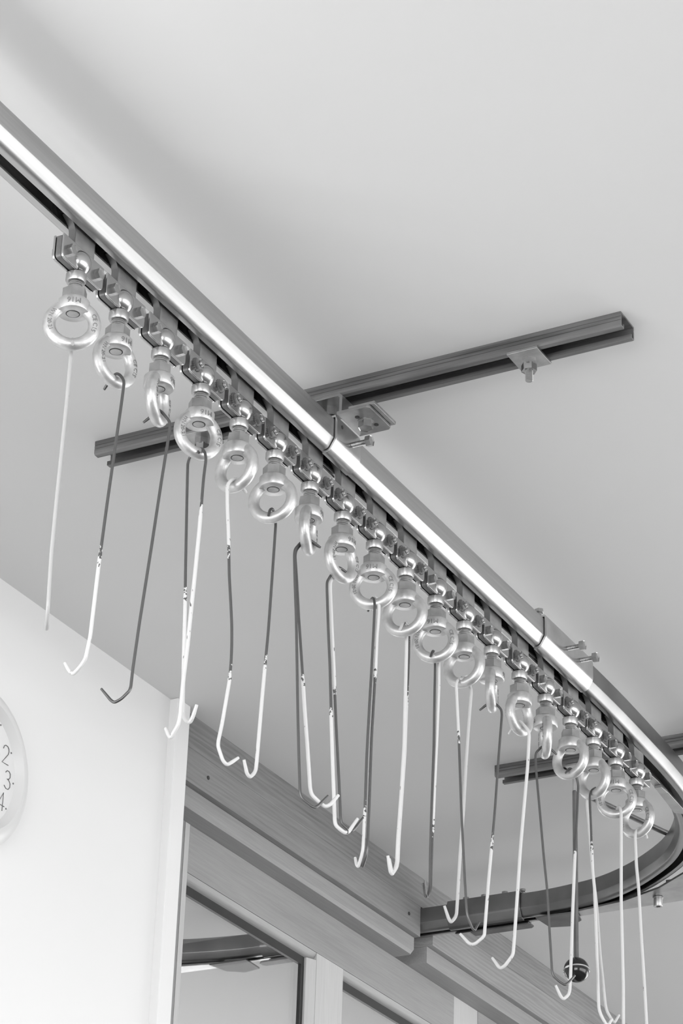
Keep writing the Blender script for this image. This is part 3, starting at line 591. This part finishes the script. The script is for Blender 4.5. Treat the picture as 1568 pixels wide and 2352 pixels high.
('18',18,2.4,(9999, 9999),[(1497.5,4.9,-101.4),(1494.4,2,-93.1),(1491.7,-2,-90.5),(1484.4,-7.8,-99.7),(1483.7,-8.6,-108.5),(1483.7,-6,-245.3),(1483.8,-6.4,-297.6),(1484,-6.8,-370.2),(1483.5,-5.8,-441.6),(1483.4,-5.4,-460.9),(1486.3,-2,-469.3),(1492.2,7.4,-476.3),(1494.2,12.9,-471.2),(1497.7,20.2,-452.7)]),
('19',19,2.4,(9999, 9999),[(1595.5,-4.3,-105.6),(1589.5,-2.9,-97.9),(1579,-0.9,-93.3),(1570.5,1.4,-99),(1566.5,3.1,-106.5),(1566.4,3.5,-115),(1566.8,2.6,-159.2),(1567.8,0,-198.1),(1568.6,-1.9,-267.7),(1569.7,-4.7,-340),(1570.5,-6.6,-405.3),(1570.9,-7.6,-433.6),(1572.5,-8.8,-441.7),(1579.9,-13.8,-450.7),(1585.3,-16.4,-449.5),(1593.6,-20.9,-435.3)]),
]

HL = {
'1': 'pale wire hook hanging end-on behind the first eye nut from the left', '2': 'wire hook, dark above and white below, on the second eye nut from the left',
'3': 'completely dark wire hook ending left in an open V, on the third eye nut', '4a': 'wire hook in the fourth eye nut whose tip turns up to the right',
'4b': 'wire hook in the fourth eye nut whose white tip turns up to the left', '5': 'bent wire hook with a dark middle, kinked in a curve, on the fifth eye nut',
'6': 'straight wire hook, dark above and thick white below, behind the sixth eye nut', '7a': 'completely dark wire hook of the pair on the edge-on seventh eye nut',
'7b': 'wire hook turning from dark to thick white, of the pair on the seventh eye nut', '8a': 'wire hook with the lower white tip, left of the pair on the eighth eye nut',
'8b': 'wire hook with grey worn lower half, right of the pair on the eighth eye nut', '9a': 'dark wire hook with chipped white tip, left of the pair on the ninth eye nut',
'9b': 'white-topped wire hook with grey lower half, right of the pair on the ninth eye nut', '10a': 'white wire hook in front of the pair behind the tenth eye nut',
'10b': 'wire hook with dark upper part, rear of the pair behind the tenth eye nut', '11a': 'dark steel wire hook, left of the pair behind the eleventh eye nut',
'11b': 'pale wire hook, right of the pair behind the eleventh eye nut', '12a': 'grey wire hook crossing rightwards from the twelfth eye nut, tip up right',
'12b': 'pale wire hook crossing leftwards behind the twelfth eye nut, tip up left', '13': 'wire hook on the edge-on thirteenth eye nut, dark above, chipped white below',
'14': 'thick white wire hook on the fourteenth eye nut, ending low before the fascia', '15': 'thin dark wire hook on the fifteenth eye nut, its tip before the black ball',
'16': 'worn white wire hook hanging in front of the black ball', '17a': 'thick wire hook, left of the pair on the seventeenth eye nut',
'17b': 'thinner white wire hook, right of the pair on the seventeenth eye nut', '18': 'long white wire hook on the eighteenth eye nut, its tip below the frame', '19': 'rightmost long white wire hook, on the last eye nut'}
def fillet(P, rmax=7., n=4):
    P = [Vector(p) for p in P]; out = [P[0]]
    for i in range(1, len(P) - 1):
        a, b, c = P[i - 1], P[i], P[i + 1]
        d = min(rmax, .45 * (a - b).length, .45 * (c - b).length)
        u = b + (a - b).normalized() * d; v = b + (c - b).normalized() * d
        for k in range(n + 1):
            t = k / n; out.append(u * (1 - t) ** 2 + b * 2 * t * (1 - t) + v * t * t)
    out.append(P[-1]); return out
for key, ring, rad, (zl, zh), pts in HOOKS:
    P_ = fillet(pts); Q_ = [P_[0]]
    for p in P_[1:]:
        n_ = max(1, int((p - Q_[-1]).length / 9)); q0 = Q_[-1]
        Q_ += [q0.lerp(p, (k + 1) / n_) for k in range(n_)]
    # bare wire is thinner than painted wire
    rr = [(1.7 if zl < p.z < zh and zl != 9999 else rad) for p in Q_]
    rr[0] *= .8; rr[-1] *= .8
    o = obj('wire_hook', MB().tube(Q_, rr, 12), 'hook', at=pts[2], smooth=60)
    tag(o, HL[key], 'hook', 'wire hooks hanging in the eye nuts')
    o['paint_tone'] = {'1': .42, '12b': .5, '17b': .52}.get(key, .6)
    o['worn_from'] = (zl / 1000 + W0.z) if zl != 9999 else 99.; o['worn_to'] = (zh / 1000 + W0.z) if zh != 9999 else 99.

# ------------------------------------------------------------------ pull bar with ball
pb = empty('pull_bar', 1345, 6, -120, 'dark flat pull bar with a shiny black ball knob, behind the sixteenth hook', 'pull bar')
obj('bar', MB().prism(rounded([(1340.4, -118), (1349.6, -118), (1349.6, -376), (1340.4, -376)], 4.4, 6, {0, 1}), 'y', 4, 8), 'dull', pb, bevel=.6)
obj('loop', MB().tube(fillet([(1340, 2, -99), (1342, 6, -90), (1345.5, 8, -96), (1345, 8.5, -122)]), .9, 8), 'satin', pb)
obj('ball_knob', MB().lathe([(18.2 * math.sin(math.pi * k / 24) + .01, 18.2 * math.cos(math.pi * k / 24)) for k in range(25)], (1345, 6, -390), 'z', 48), 'ball', pb, smooth=80)
mb_ = MB().lathe([(18.1, -1.4), (18.9, -1), (18.9, 1), (18.1, 1.4)], (0, 0, 0), 'z', 48, False)
mb_.rot(Matrix.Translation((1345, 6, -391)) @ Matrix.Rotation(math.radians(9), 4, 'Y') @ Matrix.Rotation(math.radians(-6), 4, 'X'))
obj('seam_band', mb_, 'chrome', pb)
